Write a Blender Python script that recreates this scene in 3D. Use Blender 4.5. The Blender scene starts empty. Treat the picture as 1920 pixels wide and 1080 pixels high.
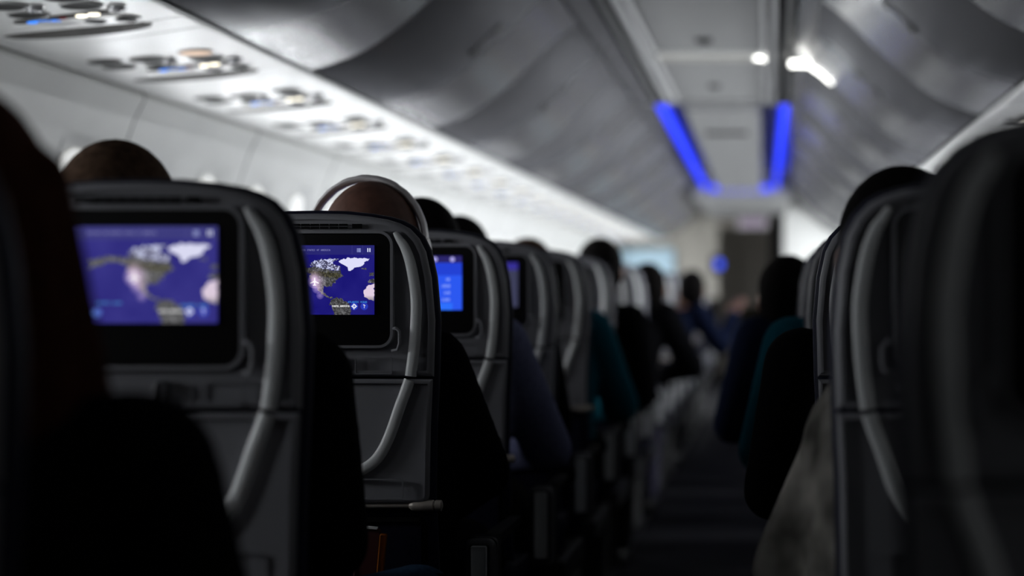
import bpy, bmesh, math, random
import numpy as np
from mathutils import Vector
random.seed(7); rng = np.random.default_rng(7)
S = bpy.context.scene
COL = S.collection
# ------------------------------------------------------------------ camera
CX, CZ, FPX = 0.27, 1.06, 3200.0
cam_data = bpy.data.cameras.new('camera'); cam = bpy.data.objects.new('camera', cam_data); COL.objects.link(cam)
cam.location = (CX, 0, CZ); cam.rotation_euler = (math.pi/2, 0, 0)
cam_data.sensor_width = 36.0; cam_data.lens = FPX/1920*36
cam_data.shift_x = -(1445-960)/1920; cam_data.shift_y = 10/1920
cam_data.clip_start = 0.05; cam_data.clip_end = 60
cam_data.dof.use_dof = True; cam_data.dof.focus_distance = 2.80; cam_data.dof.aperture_fstop = 1.85
cam_data.dof.aperture_blades = 0
S.camera = cam
# ------------------------------------------------------------------ world, exposure
w = bpy.data.worlds.new('world'); S.world = w; w.use_nodes = True
w.node_tree.nodes['Background'].inputs[0].default_value = (0.01, 0.011, 0.013, 1)
w.node_tree.nodes['Background'].inputs[1].default_value = 0.0
S.view_settings.view_transform = 'Standard'; S.view_settings.look = 'None'
S.view_settings.gamma = 1; S.view_settings.use_curve_mapping = False
S.view_settings.exposure = 0.0
S.cycles.use_denoising = True
S.cycles.max_bounces = 8; S.cycles.diffuse_bounces = 5; S.cycles.glossy_bounces = 3
S.cycles.sample_clamp_indirect = 4.0
# strengths of the daylight in the window panes (radiance), by place along the cabin
def day_right(y):
    if y < 0: return 1.0
    if y < 6.4: return 0.5
    return 110.0
def day_left(y):
    if y < 1.3: return 1.0
    if y < 2.6: return 24.0
    if y < 4.8: return 15.0
    return 62.0

# ------------------------------------------------------------------ materials
def lin(c): return tuple((x/12.92 if x <= .04045 else ((x+.055)/1.055)**2.4) for x in c)
def rgb(r, g, b): return lin((r/255, g/255, b/255))
def mat(name, col, rough=.5, metal=0, noise=0, scale=40, bump=0, coat=0, spec=.5, detail=3):
    m = bpy.data.materials.new(name); m.use_nodes = True
    nt = m.node_tree; b = nt.nodes['Principled BSDF']
    b.inputs['Base Color'].default_value = (*col, 1); b.inputs['Roughness'].default_value = rough
    b.inputs['Metallic'].default_value = metal; b.inputs['Specular IOR Level'].default_value = spec
    b.inputs['Coat Weight'].default_value = coat
    if noise or bump:
        tc = nt.nodes.new('ShaderNodeTexCoord'); n = nt.nodes.new('ShaderNodeTexNoise')
        n.inputs['Scale'].default_value = scale; n.inputs['Detail'].default_value = detail
        nt.links.new(tc.outputs['Object'], n.inputs['Vector'])
        if noise:
            r = nt.nodes.new('ShaderNodeValToRGB')
            r.color_ramp.elements[0].position = .3; r.color_ramp.elements[1].position = .7
            r.color_ramp.elements[0].color = (*[max(0, c*(1-noise)) for c in col], 1)
            r.color_ramp.elements[1].color = (*[c*(1+noise) for c in col], 1)
            nt.links.new(n.outputs['Fac'], r.inputs['Fac']); nt.links.new(r.outputs['Color'], b.inputs['Base Color'])
        if bump:
            bp = nt.nodes.new('ShaderNodeBump'); bp.inputs['Strength'].default_value = bump
            bp.inputs['Distance'].default_value = .002
            nt.links.new(n.outputs['Fac'], bp.inputs['Height']); nt.links.new(bp.outputs['Normal'], b.inputs['Normal'])
    return m
def emat(name, col, st):
    m = bpy.data.materials.new(name); m.use_nodes = True; nt = m.node_tree
    nt.nodes.remove(nt.nodes['Principled BSDF'])
    e = nt.nodes.new('ShaderNodeEmission'); e.inputs[0].default_value = (*col, 1); e.inputs[1].default_value = st
    nt.links.new(e.outputs[0], nt.nodes['Material Output'].inputs[0]); return m
M = {}
M['wall'] = mat('cream wall plastic', (.80, .80, .78), .42, noise=.02, scale=6)
M['psu'] = mat('white service panel plastic', (.80, .80, .78), .38, noise=.015, scale=8)
M['bin'] = mat('warm grey bin plastic', (.155, .155, .165), .24, noise=.03, scale=3)
M['ceil'] = mat('ceiling plastic', (.235, .235, .235), .5, noise=.02, scale=5)
M['seam'] = mat('dark joint', (.012, .014, .014), .7)
M['dark'] = mat('black plastic', (.008, .008, .009), .45)
M['matte'] = mat('matt black', (.004, .004, .0045), .9, spec=.1)
M['carpet'] = mat('navy carpet', (.003, .003, .0045), .95, noise=.4, scale=200, bump=.3, spec=.1)
M['shell'] = mat('grey seat plastic', (.25, .25, .275), .45, noise=.03, scale=30, bump=.03)
M['trimstrip'] = mat('silver plastic trim', (.80, .82, .83), .36)
M['leather'] = mat('navy leather', (.011, .012, .030), .55, noise=.2, scale=60, bump=.15, spec=.2)
M['bezel'] = mat('black bezel gloss', (.003, .003, .0035), .35, spec=.3)
M['steel'] = mat('brushed steel', (.42, .38, .34), .45, metal=.4)
M['chrome'] = mat('chrome', (.55, .55, .56), .25, metal=.4)
M['rail'] = mat('polished rail', (.85, .85, .85), .25, metal=.25)
M['hole'] = mat('dark lens', (.020, .019, .018), .7, spec=.1)
M['holewarm'] = mat('grey lens dish', (.075, .070, .064), .7, spec=.1)
M['lip'] = mat('lens rim', (.55, .55, .54), .3)
M['armcap'] = mat('grey armrest cap', (.10, .10, .11), .4)
M['day'] = {}; M['shade'] = mat('white shade lit through', (.8, .8, .78), .6); _b = M['shade'].node_tree.nodes['Principled BSDF']; _b.inputs['Emission Color'].default_value = (1, 1, .98, 1); _b.inputs['Emission Strength'].default_value = .5
M['blue'] = emat('blue mood light', rgb(48, 66, 255), 2.0)
M['bluewifi'] = emat('blue sign light', rgb(60, 140, 255), 1.6)
M['white'] = emat('warm white sign light', (1, .93, .75), 3.0)
M['peach'] = emat('reading lamp glow', (1, .76, .60), .95)
M['red'] = emat('red sign light', (.25, .01, .02), .4)
M['exit'] = emat('pale lit sign', rgb(185, 170, 195), .55)
M['strip'] = emat('white painted light band', (1, 1, .95), 6.0)
M['skin'] = mat('skin', (.23, .115, .075), .55, noise=.12, scale=30)
M['skindark'] = mat('reddish skin', (.135, .060, .042), .6, noise=.25, scale=45)
M['eye'] = mat('eye white', (.6, .58, .55), .2)
def hairmat(n, c): return mat(n, c, .9, noise=.35, scale=90, bump=.5, spec=.04)
M['h_brown'] = hairmat('brown hair', (.075, .040, .026)); M['h_red'] = hairmat('auburn hair', (.050, .017, .010))
M['h_black'] = hairmat('black hair', (.006, .005, .005)); M['h_tan'] = hairmat('light brown hair', (.085, .052, .035))
def cloth(n, c, **k): return mat(n, c, 1.0, noise=.25, scale=k.get('scale', 150), bump=.3, spec=.03)
M['c_black'] = cloth('black cloth', (.004, .004, .005)); M['c_navy'] = cloth('navy cloth', (.008, .012, .032))
M['c_blue'] = cloth('slate blue cloth', (.16, .17, .29)); M['c_teal'] = cloth('teal cloth', (.006, .075, .11))
M['c_olive'] = cloth('olive cloth', (.018, .016, .010)); M['c_denim'] = cloth('denim', (.020, .045, .085))
M['c_purple'] = cloth('grey violet cloth', (.055, .052, .085))
m = mat('grey patterned knit', (.30, .285, .26), 1.0, noise=.8, scale=13, bump=.4, spec=.03, detail=2); M['c_pattern'] = m
M['head_pad'] = mat('taupe headband leather', (.78, .75, .76), .45, bump=.3, scale=90)
M['beige'] = mat('beige laminate', (.36, .34, .30), .5); M['taupe'] = mat('taupe laminate', (.22, .20, .175), .5)
M['palepanel'] = mat('pale blue partition', (.42, .58, .68), .45)
M['amber'] = mat('amber cover', (.35, .10, .010), .3); M['maroon'] = mat('maroon cover', (.06, .008, .008), .5)
M['glint'] = mat('painted white glint', (.75, .75, .76), .6)
M['ink'] = mat('dark ink', (.02, .018, .017), .8)

# ------------------------------------------------------------------ mesh helpers
class MB:
    def __init__(s): s.v = []; s.f = []
    def add(s, vs, fs):
        o = len(s.v); s.v += [tuple(map(float, p)) for p in vs]; s.f += [tuple(i+o for i in f) for f in fs]; return s
    def box(s, x0, x1, y0, y1, z0, z1):
        return s.add([(x, y, z) for x in (x0, x1) for y in (y0, y1) for z in (z0, z1)],
                     [(0, 1, 3, 2), (4, 6, 7, 5), (0, 4, 5, 1), (2, 3, 7, 6), (0, 2, 6, 4), (1, 5, 7, 3)])
    def loft(s, rings, cap0=True, cap1=True, closed=True):
        n = len(rings[0]); vs = [p for r in rings for p in r]; fs = []
        for i in range(len(rings)-1):
            for j in range(n if closed else n-1):
                a = i*n+j; b = i*n+(j+1) % n; fs.append((a, b, b+n, a+n))
        if cap0: fs.append(tuple(range(n-1, -1, -1)))
        if cap1: fs.append(tuple((len(rings)-1)*n+j for j in range(n)))
        return s.add(vs, fs)
    def tube(s, pts, r, n=10, cap=True):
        pts = [Vector(p) for p in pts]; rs = r if isinstance(r, (list, tuple)) else [r]*len(pts); rings = []; prev = None
        for i, p in enumerate(pts):
            d = (pts[min(i+1, len(pts)-1)]-pts[max(i-1, 0)]).normalized()
            if prev is None:
                u = d.orthogonal().normalized()
            else:
                u = (prev-d*prev.dot(d)).normalized()
            prev = u; v = d.cross(u)
            rings.append([p+(u*math.cos(2*math.pi*k/n)+v*math.sin(2*math.pi*k/n))*rs[i] for k in range(n)])
        return s.loft(rings, cap, cap)
    def capsule(s, a, ra, b, rb, n=12, m=5):
        a = Vector(a); b = Vector(b); d = b-a
        d = d.normalized() if d.length > 1e-6 else Vector((0, 0, 1))
        u = d.orthogonal().normalized(); v = d.cross(u); rings = []
        for c, r, sg in ((a, ra, -1), (b, rb, 1)):
            rng_ = range(m+1)
            for k in rng_:
                t = (math.pi/2)*(k/m); t = (math.pi/2-t) if sg < 0 else t
                if k == (0 if sg < 0 else m): t = math.pi/2*.97
                cc = c+d*(sg*r*math.sin(t)); rr = r*math.cos(t)
                rings.append([cc+(u*math.cos(2*math.pi*j/n)+v*math.sin(2*math.pi*j/n))*rr for j in range(n)])
        return s.loft(rings)
    def ell(s, c, r, n=20, m=12, rot=None):
        rings = []
        for i in range(m+1):
            t = -math.pi/2+math.pi*i/m; t = max(min(t, math.pi/2*.985), -math.pi/2*.985)
            ring = []
            for j in range(n):
                p = Vector((r[0]*math.cos(t)*math.cos(2*math.pi*j/n), r[1]*math.cos(t)*math.sin(2*math.pi*j/n), r[2]*math.sin(t)))
                if rot: p.rotate(rot)
                ring.append(Vector(c)+p)
            rings.append(ring)
        return s.loft(rings)
    def build(s, name, m=None, parent=None, smooth=False, bevel=0):
        me = bpy.data.meshes.new(name); me.from_pydata(s.v, [], s.f)
        bm = bmesh.new(); bm.from_mesh(me); bmesh.ops.recalc_face_normals(bm, faces=bm.faces)
        if bevel: bmesh.ops.bevel(bm, geom=list(bm.edges), offset=bevel, segments=2, affect='EDGES', profile=.6)
        bm.to_mesh(me); bm.free()
        if m: me.materials.append(m)
        return link(name, me, parent, smooth)
def link(name, me, parent=None, smooth=False):
    if smooth:
        for p in me.polygons: p.use_smooth = True
        try: me.set_sharp_from_angle(angle=math.radians(40))
        except Exception: pass
    o = bpy.data.objects.new(name, me); COL.objects.link(o)
    if parent: o.parent = parent
    return o
def tag(o, label, cat, group=None):
    o['label'] = label; o['category'] = cat
    if group: o['group'] = group
    return o
def thing(name, label, cat, loc=(0, 0, 0), group=None):
    o = bpy.data.objects.new(name, None); COL.objects.link(o); o.location = loc; o.empty_display_size = .1
    return tag(o, label, cat, group)
def struct(o): o['kind'] = 'structure'; return o
def copy_tree(o, parent=None):
    c = o.copy(); COL.objects.link(c)
    if parent: c.parent = parent
    for ch in list(o.children): copy_tree(ch, c)
    return c
def offset(poly, d):                     # outward offset of a closed ccw 2-d polygon
    P = np.array(poly, float); n = len(P); out = []
    for i in range(n):
        a = P[i]-P[i-1]; b = P[(i+1) % n]-P[i]
        a = a/(np.linalg.norm(a)+1e-12); b = b/(np.linalg.norm(b)+1e-12)
        nn = np.array([a[1]+b[1], -(a[0]+b[0])]); l = np.linalg.norm(nn)
        nn = nn/l if l > 1e-6 else np.array([a[1], -a[0]])
        c = max(.5, float(np.dot(nn, [a[1], -a[0]])))
        out.append(P[i]+nn*d/c)
    return out
def rrect(x0, x1, z0, z1, r, k=6):
    pts = []
    for cx, cz, a0 in ((x1-r, z0+r, -90), (x1-r, z1-r, 0), (x0+r, z1-r, 90), (x0+r, z0+r, 180)):
        for i in range(k+1):
            a = math.radians(a0+90*i/k); pts.append((cx+r*math.cos(a), cz+r*math.sin(a)))
    return pts
def slab(mb, poly, y0, y1, r=.004, rb=None, seg=4):   # rounded slab, poly in (x, z), front at y0
    rb = r if rb is None else rb; rings = []
    for i in range(seg+1):
        t = math.pi/2*i/seg; rings.append([(x, y0+r*(1-math.sin(t)), z) for x, z in offset(poly, -r*(1-math.cos(t)))][:])
    rings = [[(p[0], p[1], p[2]) for p in rg] for rg in rings]
    for i in range(seg+1):
        t = math.pi/2*(1-i/seg); rings.append([(x, y1-rb*(1-math.sin(t)), z) for x, z in offset(poly, -rb*(1-math.cos(t)))])
    return mb.loft(rings)
def ringslab(mb, poly, wdt, y0, y1):     # thin frame along poly
    a = poly; b = offset(poly, -wdt); n = len(a)
    rings = [[(x, y1, z) for x, z in a], [(x, y0, z) for x, z in a], [(x, y0, z) for x, z in b], [(x, y1, z) for x, z in b]]
    return mb.loft(rings, False, False)
def smooth_path(pts, k=6):
    P = [np.array(p, float) for p in pts]; out = []
    for i in range(len(P)-1):
        p0 = P[max(i-1, 0)]; p1 = P[i]; p2 = P[i+1]; p3 = P[min(i+2, len(P)-1)]
        for j in range(k):
            t = j/k
            out.append(.5*((2*p1)+(-p0+p2)*t+(2*p0-5*p1+4*p2-p3)*t*t+(-p0+3*p1-3*p2+p3)*t**3))
    out.append(P[-1]); return out
def ribbon(mb, pts, widths, y0, th):     # raised convex strip along an (x, z) path
    P = smooth_path(pts); n = len(P); W = np.interp(np.linspace(0, 1, n), np.linspace(0, 1, len(widths)), widths); rings = []
    for i in range(n):
        d = P[min(i+1, n-1)]-P[max(i-1, 0)]; d = d/np.linalg.norm(d); nn = np.array([-d[1], d[0]])
        ring = []
        for u, h in ((-1, 0), (-.8, .6), (-.35, 1), (.35, 1), (.8, .6), (1, 0)):
            q = P[i]+nn*u*W[i]/2; ring.append((q[0], y0-th*h, q[1]))
        ring.append((P[i][0]+nn[0]*W[i]*.5, y0+.004, P[i][1]+nn[1]*W[i]*.5)); ring.append((P[i][0]-nn[0]*W[i]*.5, y0+.004, P[i][1]-nn[1]*W[i]*.5))
        rings.append(ring)
    return mb.loft(rings)

# ------------------------------------------------------------------ the setting: floor, walls, windows
Y0, Y1 = -3.0, 20.0
struct(MB().box(-1.75, 1.75, Y0, 22.3, -.04, 0).build('floor', M['carpet']))
struct(MB().box(-1.75, 1.75, Y0-.05, Y0, 0, 2.3).build('wall_back', M['taupe']))
WALLP = [(1.545, 1.66), (1.525, 1.62), (1.555, 1.56), (1.580, 1.49), (1.64, 1.30), (1.675, 1.15), (1.70, 1.05), (1.715, .80), (1.69, .45), (1.64, .15), (1.62, 0)]
WZ = [p[1] for p in WALLP]
def wallx(z): return float(np.interp(-z, [-q for q in WZ], [p[0] for p in WALLP]))
PITCH = 1.09
def seams(): return [4.90+PITCH*k for k in range(-7, 15)]
def wins(): return [s+d for s in seams() for d in (.2725, .8175) if Y0+.3 < s+d < Y1-.3]
WW, WZ0, WZ1 = .30, 1.05, 1.49
def make_wall(sg, name):
    mb = MB(); dado = MB(); se = [s for s in seams() if Y0 < s < Y1]; wn = wins()
    brk = sorted([Y0, Y1]+[s-.004 for s in se]+[s+.004 for s in se]+[y-WW/2 for y in wn]+[y+WW/2 for y in wn])
    gm = MB()
    for a, b in zip(brk[:-1], brk[1:]):
        c = (a+b)/2; isw = any(abs(c-y) < WW/2 for y in wn); iss = any(abs(c-s) < .004 for s in se)
        for (xa, za), (xb, zb) in zip(WALLP[:-1], WALLP[1:]):
            if isw and WZ0-1e-6 <= min(za, zb) and max(za, zb) <= WZ1+1e-6: continue
            dst, dx = (gm, .012) if iss else (dado, 0) if za < .81 else (mb, 0)
            dst.add([(sg*(xa+dx), a, za), (sg*(xa+dx), b, za), (sg*(xb+dx), b, zb), (sg*(xb+dx), a, zb)], [(0, 1, 2, 3)])
    o = struct(mb.build(name, M['wall'], smooth=True))
    gm.build('panel_joint', M['seam'], o); dado.build('lower_carpet_panel', M['carpet'], o)
    return o
make_wall(-1, 'wall_left'); make_wall(1, 'wall_right')
def daymat(v):
    v = round(v, 2)
    if v not in M['day']:
        M['day'][v] = emat('daylight pane %.2f' % v, (.93, .97, 1.0), v) if v > 0 else mat('shade pulled down', (.5, .5, .48), .6)
    return M['day'][v]
wi = 0
for sg in (-1, 1):
    fr0 = pn0 = None
    for y in wins():
        wi += 1
        if fr0 is None:
            mb = MB(); rings = []
            out = rrect(-WW/2, WW/2, WZ0, WZ1, .004, 6)
            zc, hw, hh = 1.275, .115, .175
            for (px, inset, dep) in ((0, 0, 0), (1, .012, .003), (2, .026, .012), (3, .036, .020), (4, .040, .024)):
                inn = rrect(-WW/2+max(inset, 0), WW/2-max(inset, 0), WZ0+inset, WZ1-inset, .004 if px == 0 else .10, 6)
                rings.append([(sg*(wallx(z)+dep), u, z) for u, z in inn])
            mb.loft(rings, False, False)
            frm = mb.build('window_%d' % wi, M['wall'], smooth=True); fr0 = frm
            inn = rrect(-WW/2+.04, WW/2-.04, WZ0+.04, WZ1-.04, .10, 6); zs = 1.30
            low = [(u, z) for u, z in inn if z < zs]; hi = [(u, z) for u, z in inn if z >= zs]
            low = low+[(WW/2-.04, zs), (-WW/2+.04, zs)] if False else [(u, min(z, zs)) for u, z in inn]; hi = [(u, max(z, zs-.006)) for u, z in inn]
            pm = MB(); pm.add([(sg*(wallx(z)+.0235), u, z) for u, z in low], [tuple(range(len(low)))]); pn0 = pm.build('pane', None, frm); pn = pn0
            sm_ = MB(); sm_.loft([[(sg*(wallx(z)+.016+d), u, z) for u, z in hi] for d in (0, .004)]); sh0 = sm_.build('window_shade', M['shade'], frm); sh = sh0
        else:
            frm = fr0.copy(); COL.objects.link(frm); frm.name = 'window_%d' % wi
            pn = pn0.copy(); pn.data = pn0.data.copy(); COL.objects.link(pn); pn.parent = frm
            pn.data.materials.clear()
            sh = sh0.copy(); COL.objects.link(sh); sh.parent = frm
        struct(frm); frm.location = (0, y, 0)
        pn.data.materials.append(daymat((day_left if sg < 0 else day_right)(y)))

# ------------------------------------------------------------------ ceiling
YB0, YB1 = 9.33, 15.4
cm = MB()
edges = [Y0, -.75, .9, 2.55, 4.2, 5.85, 7.42, 7.58, YB0]
for a, b in zip(edges[:-1], edges[1:]):
    if b-a > .5: cm.box(-.228, .228, a+.004, b-.004, 2.11, 2.13)
ceiling = struct(cm.build('ceiling', M['ceil'], bevel=.002))
MB().box(-.50, .50, Y0, 22.3, 2.25, 2.28).build('ceiling_backing', M['matte'], ceiling)
MB().box(-.235, .235, 7.42, 7.58, 2.095, 2.13).build('cross_rib', M['psu'], ceiling, bevel=.006)
for sg in (-1, 1):
    MB().box(*sorted((sg*.232, sg*.252)), Y0, YB0, 2.098, 2.125).build('ceiling_rail', M['rail'], ceiling, bevel=.003)
    MB().box(*sorted((sg*.272, sg*.296)), Y0, YB0, 2.092, 2.125).build('ceiling_rail', M['rail'], ceiling, bevel=.003)
    MB().box(*sorted((sg*.252, sg*.272)), Y0, YB0, 2.118, 2.125).build('rail_channel', M['dark'], ceiling)
    MB().box(*sorted((sg*.330, sg*.352)), Y0, YB0, 2.100, 2.118).build('rail_cover', M['ceil'], ceiling)
    MB().box(*sorted((sg*.29, sg*.45)), Y0, YB0, 2.135, 2.14).build('rail_channel', M['dark'], ceiling)
    f = MB(); f.add([(sg*.372, Y0, 2.112), (sg*.372, Y1, 2.112), (sg*.445, Y1, 2.075), (sg*.445, Y0, 2.075), (sg*.372, Y0, 2.15), (sg*.372, Y1, 2.15), (sg*.445, Y1, 2.15), (sg*.445, Y0, 2.15)],
                    [(0, 1, 2, 3), (0, 4, 5, 1), (3, 2, 6, 7), (4, 7, 6, 5)])
    f.build('cornice_filler', M['bin'], ceiling)
# blue lit ceiling module
bl = MB()
def zc(y): return 2.10-(y-YB0)/(YB1-YB0)*.12
bl.add([(x*k, y, zc(y)-.02) for y, k in ((YB0+.15, 1), (YB1-.35, .90)) for x in (-.21, .21)]+[(x*k, y, zc(y)+.02) for y, k in ((YB0+.15, 1), (YB1-.35, .90)) for x in (-.21, .21)],
       [(0, 1, 3, 2), (4, 6, 7, 5), (0, 2, 6, 4), (1, 5, 7, 3), (0, 4, 5, 1), (2, 3, 7, 6)])
trim = struct(bl.build('trim_1', M['ceil'], bevel=.006))
for sg in (-1, 1):
    s = MB()
    s.add([(sg*.372, YB0, zc(YB0)+.01), (sg*.33, YB1, zc(YB1)+.01), (sg*.300, YB1, zc(YB1)+.05), (sg*.328, YB0, zc(YB0)+.05), (sg*.372, YB0, zc(YB0)+.06), (sg*.33, YB1, zc(YB1)+.06)],
          [(0, 1, 2, 3), (0, 4, 5, 1), (3, 2, 5, 4)])
    tag(s.build('mood_light', M['blue']), 'glowing blue cove light along the %s edge of the far ceiling panel' % ('left' if sg < 0 else 'right'), 'ceiling light', 'blue cove lights round the ceiling panel')
s = MB().box(-.27, .27, YB1-.05, YB1, zc(YB1)+.005, zc(YB1)+.05)
tag(s.build('mood_light', M['blue']), 'glowing blue cove light across the front end of the far ceiling panel', 'ceiling light', 'blue cove lights round the ceiling panel')
c2 = MB(); c2.box(-.42, .42, YB0, YB1, 2.17, 2.19); c2.box(-.445, .445, YB0-.06, YB0, 2.09, 2.15); c2.box(-.445, .445, YB1, Y1, zc(YB1)-.04, 2.15)
struct(c2.build('trim_2', M['ceil']))
for (x, y, r, lab) in ((-.005, 7.05, .030, 'small dark round ceiling fitting just before the bright cross rib'), (-.012, 8.6, .026, 'small dark round ceiling fitting between cross rib and blue panel')):
    t = thing('smoke_detector', lab, 'smoke detector', (x, y, 2.11), 'ceiling fittings')
    mb = MB(); mb.loft([[(rr*math.cos(a), rr*math.sin(a), zz) for a in np.linspace(0, 2*math.pi, 20, endpoint=False)] for rr, zz in ((r*1.3, 0), (r*1.3, -.006), (r, -.016), (r*.5, -.02))])
    mb.build('housing', M['dark'], t, smooth=True)
t = thing('painted_light_band', 'bright white painted light band running over the ceiling joint onto the right bin', 'ceiling light', (0, 7.5, 0))
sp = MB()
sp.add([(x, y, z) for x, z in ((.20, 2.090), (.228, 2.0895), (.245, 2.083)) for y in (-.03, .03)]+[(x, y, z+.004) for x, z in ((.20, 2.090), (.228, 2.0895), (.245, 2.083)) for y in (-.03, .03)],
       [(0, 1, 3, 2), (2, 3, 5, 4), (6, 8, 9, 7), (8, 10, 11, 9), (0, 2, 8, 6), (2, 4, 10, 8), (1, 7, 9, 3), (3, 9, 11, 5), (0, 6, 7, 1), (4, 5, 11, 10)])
sp.build('light_band_glow', M['strip'], t)  # glowing strips stand in for light spilled over the ceiling joint and bin
MB().box(-.22, .19, -.055, .055, 2.088, 2.094).build('painted_rib_light', emat('dim painted rib light', (1, 1, .97), .32), t)  # emission imitates the fading light on the rib surface
MB().box(.355, .44, -.035, .035, 2.060, 2.078).build('light_band_glow', M['strip'], t, bevel=.004)
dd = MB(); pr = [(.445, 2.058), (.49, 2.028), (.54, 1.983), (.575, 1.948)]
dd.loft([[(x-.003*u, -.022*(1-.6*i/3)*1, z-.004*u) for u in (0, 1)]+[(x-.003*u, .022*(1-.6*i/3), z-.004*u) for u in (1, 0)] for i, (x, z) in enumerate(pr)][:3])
dd.build('light_band_glow', M['strip'], t)

# ------------------------------------------------------------------ overhead bins
BINP = [(.99, 1.672), (.93, 1.690), (.86, 1.717), (.80, 1.752), (.735, 1.80), (.67, 1.858), (.60, 1.925), (.54, 1.985), (.49, 2.03), (.445, 2.06)]
BINS = smooth_path(BINP, 4)
def make_bin(sg):
    t = thing('overhead_bin', 'x', 'overhead bin')
    L = 1.65; g = .006
    back = [(.46, 2.10), (.80, 2.14), (1.15, 2.05), (1.12, 1.85), (1.03, 1.74), (1.006, 1.70)]
    b = MB(); inner = [(x+.012, z+.012) for x, z in [(p[0], p[1]) for p in BINP]]
    poly = inner[::-1]+back[::-1]
    b.loft([[(sg*x, y, z) for x, z in poly] for y in (.012, L-.012)]); b.build('body', M['seam'], t)
    d = MB(); rings = []
    n = len(BINS)
    for y, ins in ((g, .004), (g+.006, 0), (L-g-.006, 0), (L-g, .004)):
        ring = [(sg*(p[0]+ins*.7), y, p[1]+ins*.7) for p in BINS]+[(sg*(p[0]+.012), y, p[1]+.012) for p in BINS[::-1]]
        rings.append(ring)
    d.loft(rings); door = d.build('door', M['bin'], t, smooth=True)
    l = MB()
    def arc(x): 
        xs = [p[0] for p in BINS][::-1]; zs = [p[1] for p in BINS][::-1]; return float(np.interp(x, xs, zs))
    xs = np.linspace(.605, .69, 8); rings = [[(sg*(x-.002*u), y, arc(x)-.003*u) for y, u in ((L/2-.05, 0), (L/2-.045, 1), (L/2+.045, 1), (L/2+.05, 0))]+[(sg*(x+.004), L/2+.05, arc(x)+.004), (sg*(x+.004), L/2-.05, arc(x)+.004)] for x in xs]
    l.loft(rings); la = l.build('latch', M['bin'], door, smooth=True)
    for xa, xb in ((.600, .622), (.672, .698)):
        xs = np.linspace(xa, xb, 3)
        k = MB(); k.loft([[(sg*(x-.004), y, arc(x)-.005) for y in (L/2-.04, L/2+.04)]+[(sg*(x+.002), y, arc(x)+.002) for y in (L/2+.04, L/2-.04)] for x in xs]); k.build('finger_slot', M['dark'], la)
    return t
ORD = ['first', 'second', 'third', 'fourth', 'fifth', 'sixth', 'seventh', 'eighth', 'ninth', 'tenth', 'eleventh', 'twelfth', 'thirteenth', 'fourteenth', 'fifteenth', 'sixteenth', 'seventeenth', 'eighteenth', 'nineteenth', 'twentieth', 'twenty-first']
for sg, st, side in ((-1, 4.69-1.65*4, 'left'), (1, 4.20-1.65*4, 'right')):
    proto = make_bin(sg); k = 0; seen = 0
    while st+1.65*(k+1) < (19.9 if sg < 0 else 18.9):
        y = st+1.65*k; o = proto if k == 0 else copy_tree(proto); o.location = (0, y, 0)
        vis0 = 1.5 if sg < 0 else 1.2
        if y+1.65 < vis0: lab = 'grey curved luggage bin over the %s seats behind the camera position' % side; o['group'] = 'bins behind the camera'
        else:
            lab = 'grey curved luggage bin over the %s seats, %s from the camera' % (side, 'nearest' if seen == 0 else ORD[seen]); seen += 1; o['group'] = 'luggage bins along the %s side' % side
        o['label'] = lab; k += 1

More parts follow.
